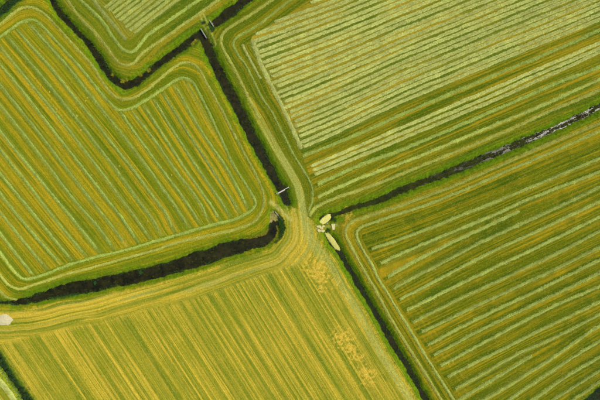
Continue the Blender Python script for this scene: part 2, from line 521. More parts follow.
D_OUT = [(52,-22),(67,-1),(78,15),(89,26),(100,38),(110,52),(118,62),(127,65),(135,62),(143,52.5),(167,36),(200,13),(217,1),(240,-15)]
D_IN = [(64,-22),(80,-1),(100,18),(115,40),(124,50),(132,52),(140,45),(148,35),(167,22),(196,2),(220,-14)]
D_STRIP = [(86,-12),(100,8),(113,24),(126,40)]
D_SW = []
for k in range(9):
    a_ = (k + .35) / 9.0
    p0 = np.array((102.5 + 31.5 * a_, 7.5 + 29.5 * a_)); d0 = np.array((.79, -.613))
    D_SW.append([tuple(p0 + d0 * (1.5 + k % 3)), tuple(p0 + d0 * 20), tuple(p0 + d0 * (24 + (p0[1] + 14) / .613))])
D_PALE = [(99, 6), (127, 39), (135, 37), (186, -4), (206, -18), (80, -18)]
F_SW = [[(-30,366),(-20,376),(-8,391),(2,405),(12,419)],[(-30,350),(-14,364),(-1,381),(11,396),(24,415)],[(-36,380),(-24,390),(-14,402),(-4,416)]]

TRACK_L = [(250,101),(258,116),(268,134),(279,153),(290,171),(297,184),(301,196),(303,212),(307,228),(312,240),(322,252.5),(332,267),(343,288),(355,307),(369,332),(383,357.5),(398,381),(412,403),(430,432)]
TRACK_B = [(297,188),(301,205),(302,222),(304,236),(313,250),(322,262)]
PATH_W = [(271,202),(278,208),(285,214.5),(291,220)]
PATH_N = [(202,15),(206,25),(210,34),(214,44)]
PATH_E = [(317,229),(324,227),(331,226),(337,225)]

# ------------------------------------------------------------------ which field is where
xy = lambda k, a=None, b=None: [(q[0], q[1]) for q in DITCH[k]][a:b]
NW = xy('north_west'); ci = NW.index((200, 33.5))
D1, D2 = NW[:ci + 1], NW[ci:]
POLY = {
 'A': [(-400, 330), (-400, 350)] and [(-60, 58), (-40, 42), (-12, 19), (3, 6.5), (14, -3), (30, -30)] + D1 + D2 + [(280, 208)] + xy('west')[::-1] + [(-60, 305)],
 'D': [(30, -60)] + D1 + [(207, 28)] + xy('north') + [(330, -62)],
 'B': [(330, -62)] + xy('north')[::-1] + [(207, 28)] + D2 + [(303, 213), (316, 224)] + xy('east') + [(700, -62)],
 'C': [(322, 226)] + xy('east') + [(700, 330), (650, 356), (615, 384), (600, 397), (585, 410), (560, 432), (545, 445), (455, 445)] + xy('south_east')[::-1],
 'E': xy('west') + [(280, 208), (286.5, 204), (303, 213), (316, 224), (322, 226)] + xy('south_east') + [(455, 470), (60, 470)] + xy('south_west')[::-1],
 'F': xy('south_west') + [(60, 470), (-60, 470), (-60, 290)],
}
cls = np.zeros(PX.shape, int)              # 0 = far meadow
names = ['G', 'A', 'B', 'C', 'D', 'E', 'F']
near = (np.abs(X) < 112) & (np.abs(Y) < 80)
for i, n in enumerate(names[1:], 1):
    cls[inside(POLY[n], PX, PY) & near] = i

dry = np.zeros(PX.shape); green = np.zeros(PX.shape); pale = np.zeros(PX.shape)
rust = np.zeros(PX.shape); rowv = np.zeros(PX.shape); rowu = PX - PY
lush = np.zeros(PX.shape); soil = np.zeros(PX.shape); wear = np.zeros(PX.shape)

def family_v(rows, by_y=True):
    """continuous row index over the grid, rows crossing every y level (by_y) or x level"""
    lv = PY[:, 0] if by_y else PX[0]
    lv_c = np.clip(lv, -60, 460) if by_y else np.clip(lv, -60, 660)
    tab = []
    for r in rows:
        r = np.array(r, float)
        a, b = (r[:, 1], r[:, 0]) if by_y else (r[:, 0], r[:, 1])
        o = np.argsort(a); a, b = a[o], b[o]
        v = np.interp(lv_c, a, b)
        lo = lv_c < a[0]; hi = lv_c > a[-1]
        n = min(2, len(a) - 1)
        v[lo] = b[0] + (b[n] - b[0]) / (a[n] - a[0]) * (lv_c[lo] - a[0])
        v[hi] = b[-1] + (b[-1] - b[-1 - n]) / (a[-1] - a[-1 - n]) * (lv_c[hi] - a[-1])
        tab.append(v)
    tab = np.array(tab)                    # rows x levels
    if by_y: tab = tab[::-1]               # increasing x
    tab = np.maximum.accumulate(tab + np.arange(len(tab))[:, None] * 1e-3, axis=0)
    V = np.empty(PX.shape)
    idx = np.arange(len(tab), dtype=float)
    if by_y:
        for j in range(NY):
            t = tab[:, j]; q = PX[j]
            V[j] = np.interp(q, t, idx)
            V[j] += np.minimum(q - t[0], 0) / 13.0 + np.maximum(q - t[-1], 0) / 13.0
    else:
        for j in range(NX):
            t = tab[:, j]; q = PY[:, j]
            V[:, j] = np.interp(q, t, idx)
            V[:, j] += np.minimum(q - t[0], 0) / 13.0 + np.maximum(q - t[-1], 0) / 13.0
    return V

def stripes(V, lo, hi, n, wmin, wmax, seed):
    """many thin lines of random place, width and strength along a row coordinate (-1..1)"""
    rng = np.random.default_rng(seed)
    x = np.linspace(lo, hi, int((hi - lo) / wmin * 4))
    t = np.zeros(len(x))
    for c, w, a in zip(rng.uniform(lo, hi, n), rng.uniform(wmin, wmax, n), rng.choice([-1, 1, 1], n) * rng.uniform(.3, 1, n)):
        i0, i1 = np.searchsorted(x, [c - 3 * w, c + 3 * w])
        t[i0:i1] += a * np.exp(-((x[i0:i1] - c) / w) ** 2)
    return np.interp(V, x, np.clip(t, -1.2, 1.2))

# ---- left field
m = cls == 1
V = family_v(A_ROWS, True)                 # increases to the right
f = V - np.floor(V)
u = (PX + PY) * .5
st = noise2(V * 3.2, u / 120.0, 31) * .4 + noise2(V * 6.5, u / 90.0, 32) * .6
bump = np.exp(-((f - .62) / .20) ** 2) + .45 * np.exp(-((f - .28) / .10) ** 2)
rowk = noise2(np.floor(V) * 7.3 + .5, u / 60.0, 33)
dA = .06 + bump * (.30 + .70 * rowk) + (st - .5) * 1.1 + .55 * stripes(V + .03 * noise2(u / 25.0, V, 38), -3, 24, 190, .045, .09, 201) * (.5 + .7 * noise2(V * 3.0, u / 50.0, 39))
gA = smooth(.55, .75, noise2(V * 4.0, u / 70.0, 34)) * .65 * (1 - np.clip(bump, 0, 1))
inA = inside(A_IN, PX, PY)
dl, _ = poly_dist(A_IN, 60)
sh = noise2(dl / 3.2, (PX - PY) / 120.0, 35) * .6 + noise2(dl / 1.5, (PX - PY) / 60.0, 36) * .4
dA = np.where(inA & (dl > 2), dA, .30 + (sh - .5) * .9 + .5 * stripes(dl + .5 * noise2(PX / 20.0, PY / 20.0, 40), 0, 45, 34, .5, 1.1, 202))
gA = np.where(inA & (dl > 2), gA, smooth(.6, .8, noise2(dl / 4.0, (PX + PY) / 80.0, 37)) * .5)
dry[m] = dA[m]; green[m] = gA[m]
lit_a = np.exp(-((np.minimum(f, 1 - f) * 10.5) / 1.7) ** 2) * inA * (dl > 3) * .38
rowv[m] = np.where(inA & (dl > 2), V * 10.5, dl + 300)[m]; rowu[m] = np.where(inA & (dl > 2), u * 1.4, PX - PY)[m]

# ---- lower right field
m = cls == 3
V = family_v([[q for q in r] for r in C_ROWS], False)
f = V - np.floor(V)
u = PX - .45 * PY
st = noise2(V * 4.0, u / 70.0, 41) * .4 + noise2(V * 8.0, u / 60.0, 42) * .6
pt = fbm(PX / 22.0, PY / 22.0, 43, 3)
tint = .55 * np.exp(-((f - .30) / .16) ** 2) + .25 * np.exp(-((f - .62) / .08) ** 2)
dC = .05 + tint * (.5 + .9 * noise2(np.floor(V) * 5.1, u / 45.0, 44)) + (st - .5) * 1.0 + (pt - .5) * 1.1 + .5 * stripes(V + .03 * noise2(u / 25.0, V, 48), -4, 22, 170, .045, .09, 203) * (.4 + .8 * noise2(V * 3.0, u / 40.0, 49))
gC = (.75 * np.exp(-((f - .86) / .12) ** 2) + .6 * smooth(.48, .66, pt)) * (.4 + .8 * noise2(V * 2.0, u / 30.0, 45))
inC = inside(C_IN + [(640, 480), (470, 480)], PX, PY)
dl, _ = poly_dist(C_IN, 70)
cross_l = np.exp(-((dl - 15) / .8) ** 2) + np.exp(-((dl - 20) / .8) ** 2) + .6 * np.exp(-((dl - 8) / 1.0) ** 2)
left_side = smooth(520, 440, PX) * smooth(225, 255, PY)
dC = dC + cross_l * .55 * left_side * inC
sh = noise2(dl / 3.0, (PX + PY) / 90.0, 46)
dC = np.where(inC & (dl > 4), dC, .28 + (sh - .5) * .8 + .5 * stripes(dl + .5 * noise2(PX / 20.0, PY / 20.0, 50), 0, 60, 44, .5, 1.1, 204))
gC = np.where(inC & (dl > 4), gC, smooth(.6, .8, noise2(dl / 4.0, (PX - PY) / 80.0, 47)) * .5)
dry[m] = dC[m]; green[m] = gC[m]
lit_c = np.exp(-((np.minimum(f, 1 - f) * 11.5) / 1.5) ** 2) * inC * smooth(8, 14, dl) * .25 * (V > -.3) * (V < 16.3)
rowv[m] = np.where(inC & (dl > 4), V * 11.5, dl + 300)[m]; rowu[m] = np.where(inC & (dl > 4), u, PX + PY)[m]

# ---- upper right field
m = cls == 2
edge = np.interp(PX, BX, BE); sp = np.interp(PX, BX, BSP)
V = (PY - edge) / sp
u = PX - .42 * PY
st = noise2(V * 4.0 + 100, u / 80.0, 51) * .4 + noise2(V * 8.0 + 100, u / 60.0, 52) * .6
dB = .18 + (st - .5) * 1.1 + .55 * stripes(V + .03 * noise2(u / 25.0, V, 59), -3, 8, 90, .045, .09, 205) + .15 * noise2(V * 1.0 + 50, u / 70.0, 53)
gB = smooth(.52, .75, noise2(V * 4.0 + 70, u / 45.0, 54)) * .7
inB = (V > -40) & inside([(249,45),(252,36),(300,8),(380,-42),(700,-62),(700,60),(600,106),(500,151),(400,190),(332,214),(312,212),(314,190),(304,160),(294,132),(278,98),(262,67)], PX, PY)
palezone = inside(B_PALE, PX, PY)
gapcol = noise2(V * 1.0 + 33.3, u / 40.0, 55)
dB = np.where(palezone, .0 + .75 * smooth(.45, .7, gapcol), dB)
gB = np.where(palezone, .8 * smooth(.5, .3, gapcol), gB)
dl, _ = poly_dist(B_IN, 80)
sh = noise2(dl / 3.0, (PX + PY) / 90.0, 56) * .6 + noise2(dl / 1.4, (PX + PY) / 60.0, 57) * .4
dB = np.where(inB, dB, .18 + (sh - .5) * .9 + .5 * stripes(dl + .5 * noise2(PX / 20.0, PY / 20.0, 60), 0, 60, 44, .5, 1.1, 206))
gB = np.where(inB, gB, smooth(.5, .75, noise2(dl / 4.0, (PX + PY) / 80.0, 58)) * .6)
dry[m] = dB[m]; green[m] = gB[m]
fb = V - np.floor(V)
lit_b = palezone * (.10 + .10 * np.exp(-((fb - .5) / .09) ** 2)) * (.5 + .9 * noise2(V * 6 + 50, u / 9.0, 190))
rowv[m] = np.where(inB, V * 10.0, dl + 300)[m]; rowu[m] = np.where(inB, u, PX + PY)[m]

# ---- top field
m = cls == 4
dl, _ = poly_dist(D_IN, 90)
sh = noise2(dl / 3.2, (PX + PY) / 90.0, 61)
dry[m] = (.12 + (sh - .5) * .8 + .5 * stripes(dl + .5 * noise2(PX / 20.0, PY / 20.0, 63), 0, 60, 44, .5, 1.1, 207))[m]
green[m] = (smooth(.45, .7, noise2(dl / 4.0, (PX - PY) / 80.0, 62)) * .7)[m]
rowv[m] = dl[m]; rowu[m] = (PX + PY)[m]

# ---- lower field (mown and cleared) and the corner field
m = (cls == 5) | (cls == 6)
tt = (PY - 267.0) / 133.0
xl = -15 + 90 * tt; xr = 330 + 80 * tt
V = (PX - xl) / (xr - xl) * 345.0          # across-row pixels
u = PY
line = noise2(V / 7.0, u / 240.0, 71) * .28 + noise2(V / 2.6, u / 160.0, 72) * .38 + noise2(V / 1.3, u / 120.0, 73) * .34
pt = fbm(PX / 30.0, PY / 30.0, 74, 3)
Vw = V + 1.2 * noise2(u / 45.0, V / 30.0, 84)
dE = .40 + (line - .5) * 1.3 + (pt - .5) * .7 + .62 * stripes(Vw, -60, 420, 260, .55, 1.2, 208) * (.45 + .8 * noise2(V / 6.0, u / 45.0, 85))
fine_g = np.clip(stripes(Vw, -60, 420, 110, .6, 1.5, 209), 0, 1)
gE = smooth(.62, .80, noise2(V / 3.4, u / 150.0, 75)) * .95 * (.35 + .65 * noise2(V / 2.0, u / 12.0, 76))
gE = np.maximum(gE * .7, fine_g * .85 * (.3 + .8 * noise2(V / 4.0, u / 30.0, 86)))
tyre = sum(np.exp(-(((V - c) / .7) ** 2)) for c in (28, 42, 75, 89, 131, 140, 178, 187, 226, 240, 262, 288, 297, 318))
dE = dE + .55 * tyre; gE = gE * (1 - .8 * np.clip(tyre, 0, 1))
E_HEAD = [(-40,352),(0,345),(30,336),(100,321),(200,296),(280,268),(312,262),(326,270),(352,310),(375,345),(410,402),(440,450),(60,480)]
inE = inside(E_HEAD, PX, PY)
dw = dd['west'] / S
wob = dw + (fbm(PX / 40.0, PY / 40.0, 77, 2) - .5) * 3.5 + PX * .04
lineh = noise2(wob / 3.4, PX / 120.0, 78) * .45 + noise2(wob / 1.5, PX / 90.0, 79) * .55
dH = .42 + (lineh - .5) * 1.2 + (pt - .5) * .8 + .55 * stripes(wob, 0, 90, 62, .5, 1.2, 210)
gH = smooth(.60, .80, noise2(wob / 2.8, PX / 60.0, 80)) * .7 * smooth(300, 270, PX)
right = PX > np.interp(PY, [262, 310, 402], [330, 358, 416])
blend = smooth(-3, 6, poly_dist(E_HEAD, 30)[0] * np.where(inE, 1, -1))
dEE = dH + (dE - dH) * blend; gEE = gH + (gE - gH) * blend
dt, _ = poly_dist(TRACK_L, 60)
lt = noise2(dt / 2.5, PY / 90.0, 81)
dEE = np.where(right, .30 + (lt - .5) * 1.2, dEE)
dry[m] = dEE[m]; green[m] = gEE[m]
rowv[m] = np.where(right, dt + 600, np.where(inE, V, wob + 900))[m]; rowu[m] = np.where(inE | right, u, PX)[m]
# dry worn blotches with a shape of their own
for (bx_, by_, br_) in ((316,266,8),(320,276,7),(322,288,5),(343,337,7),(349,348,5),(357,358,5),(365,370,5),(369,377,6),(347,216,5)):
    q = np.hypot(PX - bx_, PY - by_) / br_ + (fbm(PX / 2.0, PY / 2.0, 90, 3) - .5) * 4.6
    w = smooth(1.0, .5, q); dry += w * .6 * (cls > 0); green *= 1 - w; rust = np.maximum(rust, w * .58 + .12 * smooth(1.9, .8, q))

# ---- the meadow beyond the surveyed fields
m = cls == 0
farn = fbm(PX / 60.0, PY / 60.0, 95, 4)
dry[m] = (.1 + farn * .6)[m]; green[m] = smooth(.45, .7, farn)[m] * .5

# ---- banks, soil at the waterline, tracks
lw = np.array([1.5, 2.0, 1.4, 2.6, 1.5, 1.2, 1.6, 2.0])[ditch_id] if False else np.array([1.0, 1.1, 1.1, 2.0, 1.5, 1.2, 1.3, 1.5])[ditch_id]
lush = smooth(lw + .9, lw * .3, ditch_n + (fbm(X * .5, Y * .5, 97, 2) - .5) * 1.4)
rightside = (cls == 2) & (ditch_id == 0)
lush = np.where(rightside, smooth(2.8, .8, ditch_n), lush)
soil = smooth(.25, -.25, ditch_n)
dT, tT = poly_dist(TRACK_L, 20)
dTB, _ = poly_dist(TRACK_B, 20)
fade = smooth(5, 45, tT) * (.55 + .6 * noise2(tT / 14.0, 0 * tT, 98))
brk = .30 + noise2(PX / 2.6, PY / 2.6, 181) * .35 + noise2(PX / 9.0, PY / 9.0, 182) * .4
two = (1.1 * np.exp(-((dT - 2.0) / 1.0) ** 2) + .45 * np.exp(-(dT / 3.2) ** 2)) * (.35 + .9 * brk)
wear = np.clip(two * fade, 0, 1) + .5 * np.exp(-((dTB - .5) / 1.3) ** 2)
dP, _ = poly_dist(PATH_W, 12); pale = np.maximum(pale, np.exp(-(dP / 2.1) ** 2) * (.75 + .5 * noise2(PX / 1.2, PY / 1.2, 183)))
dP2, _ = poly_dist(PATH_N, 14); wear += .95 * np.exp(-((dP2 - 1.9) / .8) ** 2) * (.4 + .8 * noise2(PX / 1.5, PY / 1.5, 99))
dP3, _ = poly_dist(PATH_E, 12); wear += .5 * np.exp(-((dP3) / 2.0) ** 2)
wear = np.maximum(wear, np.where(cls == 1, lit_a, np.where(cls == 3, lit_c, 0)) * (.55 + .8 * noise2(PX / .9, PY / .9, 191)))
pale = np.maximum(pale, np.where(cls == 2, lit_b, 0))
pale = np.maximum(pale, np.where(inside(D_PALE, PX, PY), .10 * (.5 + .9 * noise2(PX / 2.0, PY / 2.0, 192)), 0))
hl = smooth(.62, .80, noise2(wob / 2.6, PX / 70.0, 82)) * (cls == 5) * (1 - blend) * (dw > 5) * (dw < 42) * (~right)
wear += .55 * hl * (.4 + .8 * noise2(PX / 9.0, PY / 9.0, 83))
wear = np.clip(wear, 0, 1) * (ditch_n > .2)
lush *= 1 - np.clip(wear * 1.2, 0, .9)
# the wheel ruts sink a little
Z -= .05 * np.clip(two, 0, 1) * (dT < 5)

far_fall = smooth(300, 3000, np.hypot(X, Y))
Z = Z * (1 - far_fall)

# ------------------------------------------------------------------ cut the sheet into its fields, banks and track
fc = lambda a: .25 * (a[:-1, :-1] + a[1:, :-1] + a[:-1, 1:] + a[1:, 1:])
vid = np.arange(NX * NY).reshape(NY, NX)
quads = np.stack([vid[:-1, :-1], vid[:-1, 1:], vid[1:, 1:], vid[1:, :-1]], -1).reshape(-1, 4)
fcls = cls[:-1, :-1].copy()
fd = fc(ditch_n); fid = ditch_id[:-1, :-1]
fcls = np.where((fd < BANK) & near[:-1, :-1], 10 + fid, fcls)
trk = (np.minimum(fc(dT), fc(dTB) + 1.0) < 3.6) & (fd > BANK)
fcls = np.where(trk, 9, fcls).ravel()
allV = np.stack([X, Y, Z], -1).reshape(-1, 3)
rowk = np.where(ditch_n < 1.2, .3, 1.0)
rowk = np.where((cls == 5) & ~inE & ~right, .55, rowk) * (1 - .8 * np.exp(-(np.hypot(PX - 300, PY - 238) / 36) ** 2))
A_ = {'rust': rust, 'rowk': rowk, 'dry': dry, 'green': green, 'pale': pale, 'lush': lush, 'soil': soil, 'wear': wear, 'rowv': rowv, 'rowu': rowu}
A_ = {k: v.ravel() for k, v in A_.items()}
dn = list(DITCH)
where = {'north_west': 'long dark ditch running from the top left round to the plank',
         'north': 'short dark ditch at the top', 'west': 'broad brown ditch on the left',
         'east': 'glinting ditch running off to the right', 'south_east': 'narrow ditch running off the bottom',
         'south_west': 'dark ditch in the bottom left corner', 'corner_north': 'dark ditch in the top left corner',
         'corner_south': 'dark ditch in the bottom right corner'}
pieces = {0: ('ground', 'G', 'plain green meadow beyond the striped fields'),
          1: ('field', 'A', 'mustard and olive striped stubble of the left field'),
          2: ('field', 'B', 'olive stubble of the upper right field under pale swaths'),
          3: ('field', 'C', 'olive and ochre stubble of the lower right field'),
          4: ('field', 'D', 'dark green stubble of the wedge-shaped field at the top'),
          5: ('field', 'E', 'yellow cleared stubble of the large field at the bottom'),
          6: ('field', 'F', 'pale field in the bottom left corner beyond the dark ditch'),
          9: ('track', 'E', 'pale worn wheel track curving through the crossing to the bottom edge')}
for i, k in enumerate(dn): pieces[10 + i] = ('ditch_bank', 'E' if k in ('south_west',) else 'A', 'green bank of the ' + where[k])
M['G'] = M['A']; M['F'] = M['E']
for c, (nm, mk, lab) in pieces.items():
    q = quads[fcls == c]
    if len(q) == 0: continue
    ui, inv = np.unique(q, return_inverse=True)
    o = mesh_np(nm, allV[ui], inv.reshape(-1, 4), M[mk], smooth=True, attrs={k: v[ui] for k, v in A_.items()})
    tag(o, lab, kind='structure')

def ground_z(px, py):
    x, y = (np.asarray(px) - 300.0) * S, (200.0 - np.asarray(py)) * S
    i = np.clip(np.searchsorted(gx, x), 0, NX - 1); j = np.clip(np.searchsorted(gy, y), 0, NY - 1)
    return Z[j, i]
def ground_d(px, py):
    x, y = (np.asarray(px) - 300.0) * S, (200.0 - np.asarray(py)) * S
    i = np.clip(np.searchsorted(gx, x), 0, NX - 1); j = np.clip(np.searchsorted(gy, y), 0, NY - 1)
    return ditch_n[j, i]

# ------------------------------------------------------------------ ditch water
fdr = fd.ravel(); fidr = fid.ravel(); nearr = near[:-1, :-1].ravel()
for i, k in enumerate(dn):
    q = quads[(fdr < .45) & (fidr == i) & nearr]
    ui, inv = np.unique(q, return_inverse=True)
    V = allV[ui].copy(); V[:, 2] = WATER_Z
    tag(mesh_np('water', V, inv.reshape(-1, 4), M['water']), 'still brown water in the ' + where[k], kind='structure')

# ------------------------------------------------------------------ windrows and swaths of cut hay
def hay_strip(name, pts, width, height, mat, seed, label, group, straws=90, ragged=.26, step=.24, cat='windrow', smoothed=False, loose=.62):
    """one raked row: a low rough ridge with loose stems lying on and beside it"""
    rng = np.random.default_rng(seed)
    c = pts if smoothed else catmull(pts, step / S)
    seg = np.linalg.norm(np.diff(c, axis=0), axis=1)
    cs = np.concatenate([[0], np.cumsum(seg)])
    n = max(4, int(cs[-1] * S / step))
    t = np.linspace(0, cs[-1], n)
    c = np.stack([np.interp(t, cs, c[:, 0]), np.interp(t, cs, c[:, 1])], 1)
    wx, wy = (c[:, 0] - 300) * S, (200 - c[:, 1]) * S
    d = np.gradient(np.stack([wx, wy], 1), axis=0); d /= np.linalg.norm(d, axis=1)[:, None] + 1e-9
    nr = np.stack([-d[:, 1], d[:, 0]], 1)
    s = t * S
    off = (noise2(s / 7.0, seed + 0 * s, 3) - .5) * .16 + (noise2(s / 1.1, seed + 0 * s, 4) - .5) * .08
    wx = wx + nr[:, 0] * off; wy = wy + nr[:, 1] * off
    wl = width / 2 * (1 + ragged * 2 * (noise2(s / 1.5, seed + 0 * s, 5) - .5) + .25 * (noise2(s / 5, seed + 0 * s, 6) - .5))
    wr = width / 2 * (1 + ragged * 2 * (noise2(s / 1.5, seed + 0 * s, 7) - .5) + .25 * (noise2(s / 5, seed + 0 * s, 8) - .5))
    hh = height * (.75 + .5 * noise2(s / .9, seed + 0 * s, 9))
    end = np.minimum(1, np.minimum(np.arange(n), np.arange(n)[::-1]) / 3.0 + .25)
    prof_t = np.array([-1, -.72, -.38, 0, .38, .72, 1.0]); prof_h = np.array([-.15, .32, .78, 1.0, .78, .32, -.15])
    K = len(prof_t)
    gz = ground_z(c[:, 0], c[:, 1])
    V = np.zeros((n, K, 3))
    for k in range(K):
        w = np.where(prof_t[k] < 0, wl, wr) * prof_t[k] * end + rng.normal(0, .025, n)
        jit = rng.normal(0, .030, n) * (abs(prof_t[k]) < 1)
        V[:, k, 0] = wx + nr[:, 0] * w; V[:, k, 1] = wy + nr[:, 1] * w
        V[:, k, 2] = gz + hh * prof_h[k] * end + jit
    i = np.arange(n - 1)[:, None] * K + np.arange(K - 1)[None]
    F = np.stack([i, i + K, i + K + 1, i + 1], -1).reshape(-1, 4)
    V = V.reshape(-1, 3)
    # loose stems
    ns = int(cs[-1] * S * straws)
    ti = rng.uniform(0, n - 1.01, ns); i0 = ti.astype(int)
    lat = np.clip(rng.normal(0, loose, ns), -2.7 * loose, 2.7 * loose)
    hwid = np.where(lat < 0, wl[i0], wr[i0])
    bx_ = wx[i0] + nr[i0, 0] * lat * hwid; by_ = wy[i0] + nr[i0, 1] * lat * hwid
    bz = gz[i0] + hh[i0] * np.clip(1 - lat ** 2, 0, 1) + rng.uniform(.0, .05, ns)
    ang = np.arctan2(d[i0, 1], d[i0, 0]) + rng.normal(0, .42, ns)
    ln = rng.uniform(.07, .22, ns); wd = rng.uniform(.015, .04, ns)
    ex, ey = np.cos(ang) * ln, np.sin(ang) * ln; ez = rng.normal(0, .06, ns)
    px_, py_ = -np.sin(ang) * wd, np.cos(ang) * wd
    q = np.stack([np.stack([bx_ - ex - px_, by_ - ey - py_, bz - ez], 1), np.stack([bx_ + ex - px_, by_ + ey - py_, bz + ez], 1),
                  np.stack([bx_ + ex + px_, by_ + ey + py_, bz + ez + .02], 1), np.stack([bx_ - ex + px_, by_ - ey + py_, bz - ez + .02], 1)], 1).reshape(-1, 3)
    F2 = np.arange(ns * 4).reshape(-1, 4) + len(V)
    loc = [wx[n // 2], wy[n // 2], 0]
    o = mesh_np(name, np.vstack([V, q]), np.vstack([F, F2]), mat, smooth=False, loc=loc, attrs={'stem': np.concatenate([np.zeros(len(V)), np.ones(len(q))])})
    return tag(o, label, cat, group)

def ordn(n):
    return '%d%s' % (n, 'th' if 10 <= n % 100 <= 20 else {1: 'st', 2: 'nd', 3: 'rd'}.get(n % 10, 'th'))

for i, r in enumerate(A_ROWS):
    hay_strip('windrow', r, .66, .17, M['hayA'], 100 + i, 'thin green windrow in the left field, %s straight row from its right corner' % ordn(i + 1), 'straight windrows of the left field')
hay_strip('windrow', A_OUT, .66, .13, M['hayL'], 130, 'pale outer windrow following the ditches all round the left field', 'curved headland windrows')
hay_strip('windrow', A_IN, .72, .17, M['hayA'], 131, 'green inner windrow curving round the straight rows of the left field', 'curved headland windrows')
hay_strip('windrow', A_EDGE, .7, .14, M['hayL'], 132, 'short pale windrow at the lower left tip of the left field', 'curved headland windrows')
for i, r in enumerate(C_ROWS):
    hay_strip('windrow', r, .80, .13, M['hayC'], 200 + i, 'pale green windrow in the lower right field, %s full row down' % ordn(i + 1), 'straight windrows of the lower right field')
hay_strip('windrow', C_STUB[0], .95, .15, M['hayC'], 230, 'pale green windrow petering out mid-field near the right ditch', 'straight windrows of the lower right field')
hay_strip('windrow', C_STUB[1], .95, .15, M['hayC'], 231, 'short pale green windrow ending mid-field near the bottom edge', 'straight windrows of the lower right field')
hay_strip('windrow', C_OUT, .85, .15, M['hayL'], 232, 'outer pale windrow rounding the corner of the lower right field', 'curved headland windrows')
hay_strip('windrow', C_IN, .75, .16, M['hayC'], 233, 'inner pale windrow rounding the corner of the lower right field', 'curved headland windrows')
for i, r in enumerate(B_R):
    hay_strip('windrow', r, (.85, .95, .85, .85)[i], .14, (M['hayA'], M['hayA'], M['hayC'], M['hayL'])[i], 300 + i,
              ('green windrow in the olive strip just under the broad pale swaths', 'green windrow below the narrow triple swath of the upper right field',
               'pale green windrow, second above the weedy right-hand ditch', 'yellowish windrow nearest above the weedy right-hand ditch')[i], 'windrows above the right ditch')
hay_strip('windrow', B_OUT, .75, .14, M['hayL'], 310, 'outer windrow bending round the corner of the upper right field', 'curved headland windrows')
hay_strip('windrow', B_IN, .6, .17, M['hayA'], 311, 'inner green windrow bending round the corner of the upper right field', 'curved headland windrows')
hay_strip('windrow', B_THIN, .6, .12, M['hayB'], 312, 'short pale windrow beside the left end of the pale swaths', 'curved headland windrows')
hay_strip('windrow', B_SPL, .35, .08, M['hayB'], 313, 'short thin pale streak of hay in the upper right field', 'windrows above the right ditch')
hay_strip('hay_swath', B_STRIP, 1.2, .14, M['hayB'], 314, 'pale swath crossing the left ends of the pale rows', 'pale swaths of the upper right field', cat='swath')

def clip_line(fx, x0, x1, poly):
    xs = np.arange(x0, x1, 1.0)
    p = np.stack([xs, fx(xs)], 1)
    k = inside(poly, p[:, 0], p[:, 1])
    if k.sum() < 6: return None
    idx = np.nonzero(k)[0]
    runs = np.split(idx, np.nonzero(np.diff(idx) > 1)[0] + 1)
    r = max(runs, key=len)
    return p[r] if len(r) > 6 else None

n_sw = 0
for k in range(0, 24):
    for h, frac in ((0, .275), (1, .725)):
        fn = lambda xs, k=k, frac=frac: np.interp(xs, BX, BE) - np.interp(xs, BX, BSP) * (k + frac)
        p = clip_line(fn, 240, 658, B_PALE)
        if p is None: continue
        a = 1 + int(hash2(np.array([k]), np.array([h]), 7)[0] * 4)
        p = p[a:]
        if len(p) < 8: continue
        n_sw += 1
        hay_strip('hay_swath', p, 1.08, .11, M['hayB'], 400 + k * 2 + h, 'pale straw swath in the upper right field, %s above the olive strip' % ordn(n_sw),
                  'pale swaths of the upper right field', straws=75, ragged=.13, loose=.40, cat='swath', smoothed=True)
for j, fr in enumerate((.16, .5, .84)):
    xs = np.arange(311 + j * 2, 640, 1.0)
    yy = np.interp(xs, *P2U) * (1 - fr) + np.interp(xs, *P2L) * fr
    hay_strip('hay_swath', np.stack([xs, yy], 1), 1.08, .12, M['hayB'], 470 + j,
              '%s pale swath of the triple band below the olive strip' % ('upper', 'middle', 'lower')[j], 'pale swaths of the upper right field', straws=75, ragged=.13, loose=.40, cat='swath', smoothed=True)
hay_strip('hay_swath', D_STRIP, .9, .12, M['hayD'], 480, 'pale swath closing the left ends of the top field rows', 'pale swaths of the top field', cat='swath')
for i, r in enumerate(D_SW):
    hay_strip('hay_swath', r, (.95, 1.1, .9)[i % 3], .11, M['hayD'], 481 + i, 'pale swath in the wedge-shaped top field, %s from its left' % ordn(i + 1), 'pale swaths of the top field', straws=75, ragged=.16, loose=.42, cat='swath')
hay_strip('windrow', D_OUT, .75, .14, M['hayL'], 490, 'outer windrow rounding the pointed corner of the top field', 'curved headland windrows')
hay_strip('windrow', D_IN, .85, .16, M['hayA'], 491, 'inner green windrow rounding the pointed corner of the top field', 'curved headland windrows')
for i, r in enumerate(F_SW):
    hay_strip('hay_swath', r, 1.7, .14, M['hayB'], 495 + i, 'pale swath in the bottom left corner field, %s from the dark ditch' % ordn((2, 1, 3)[i]), 'pale swaths of the corner field', straws=75, ragged=.16, loose=.42, cat='swath')

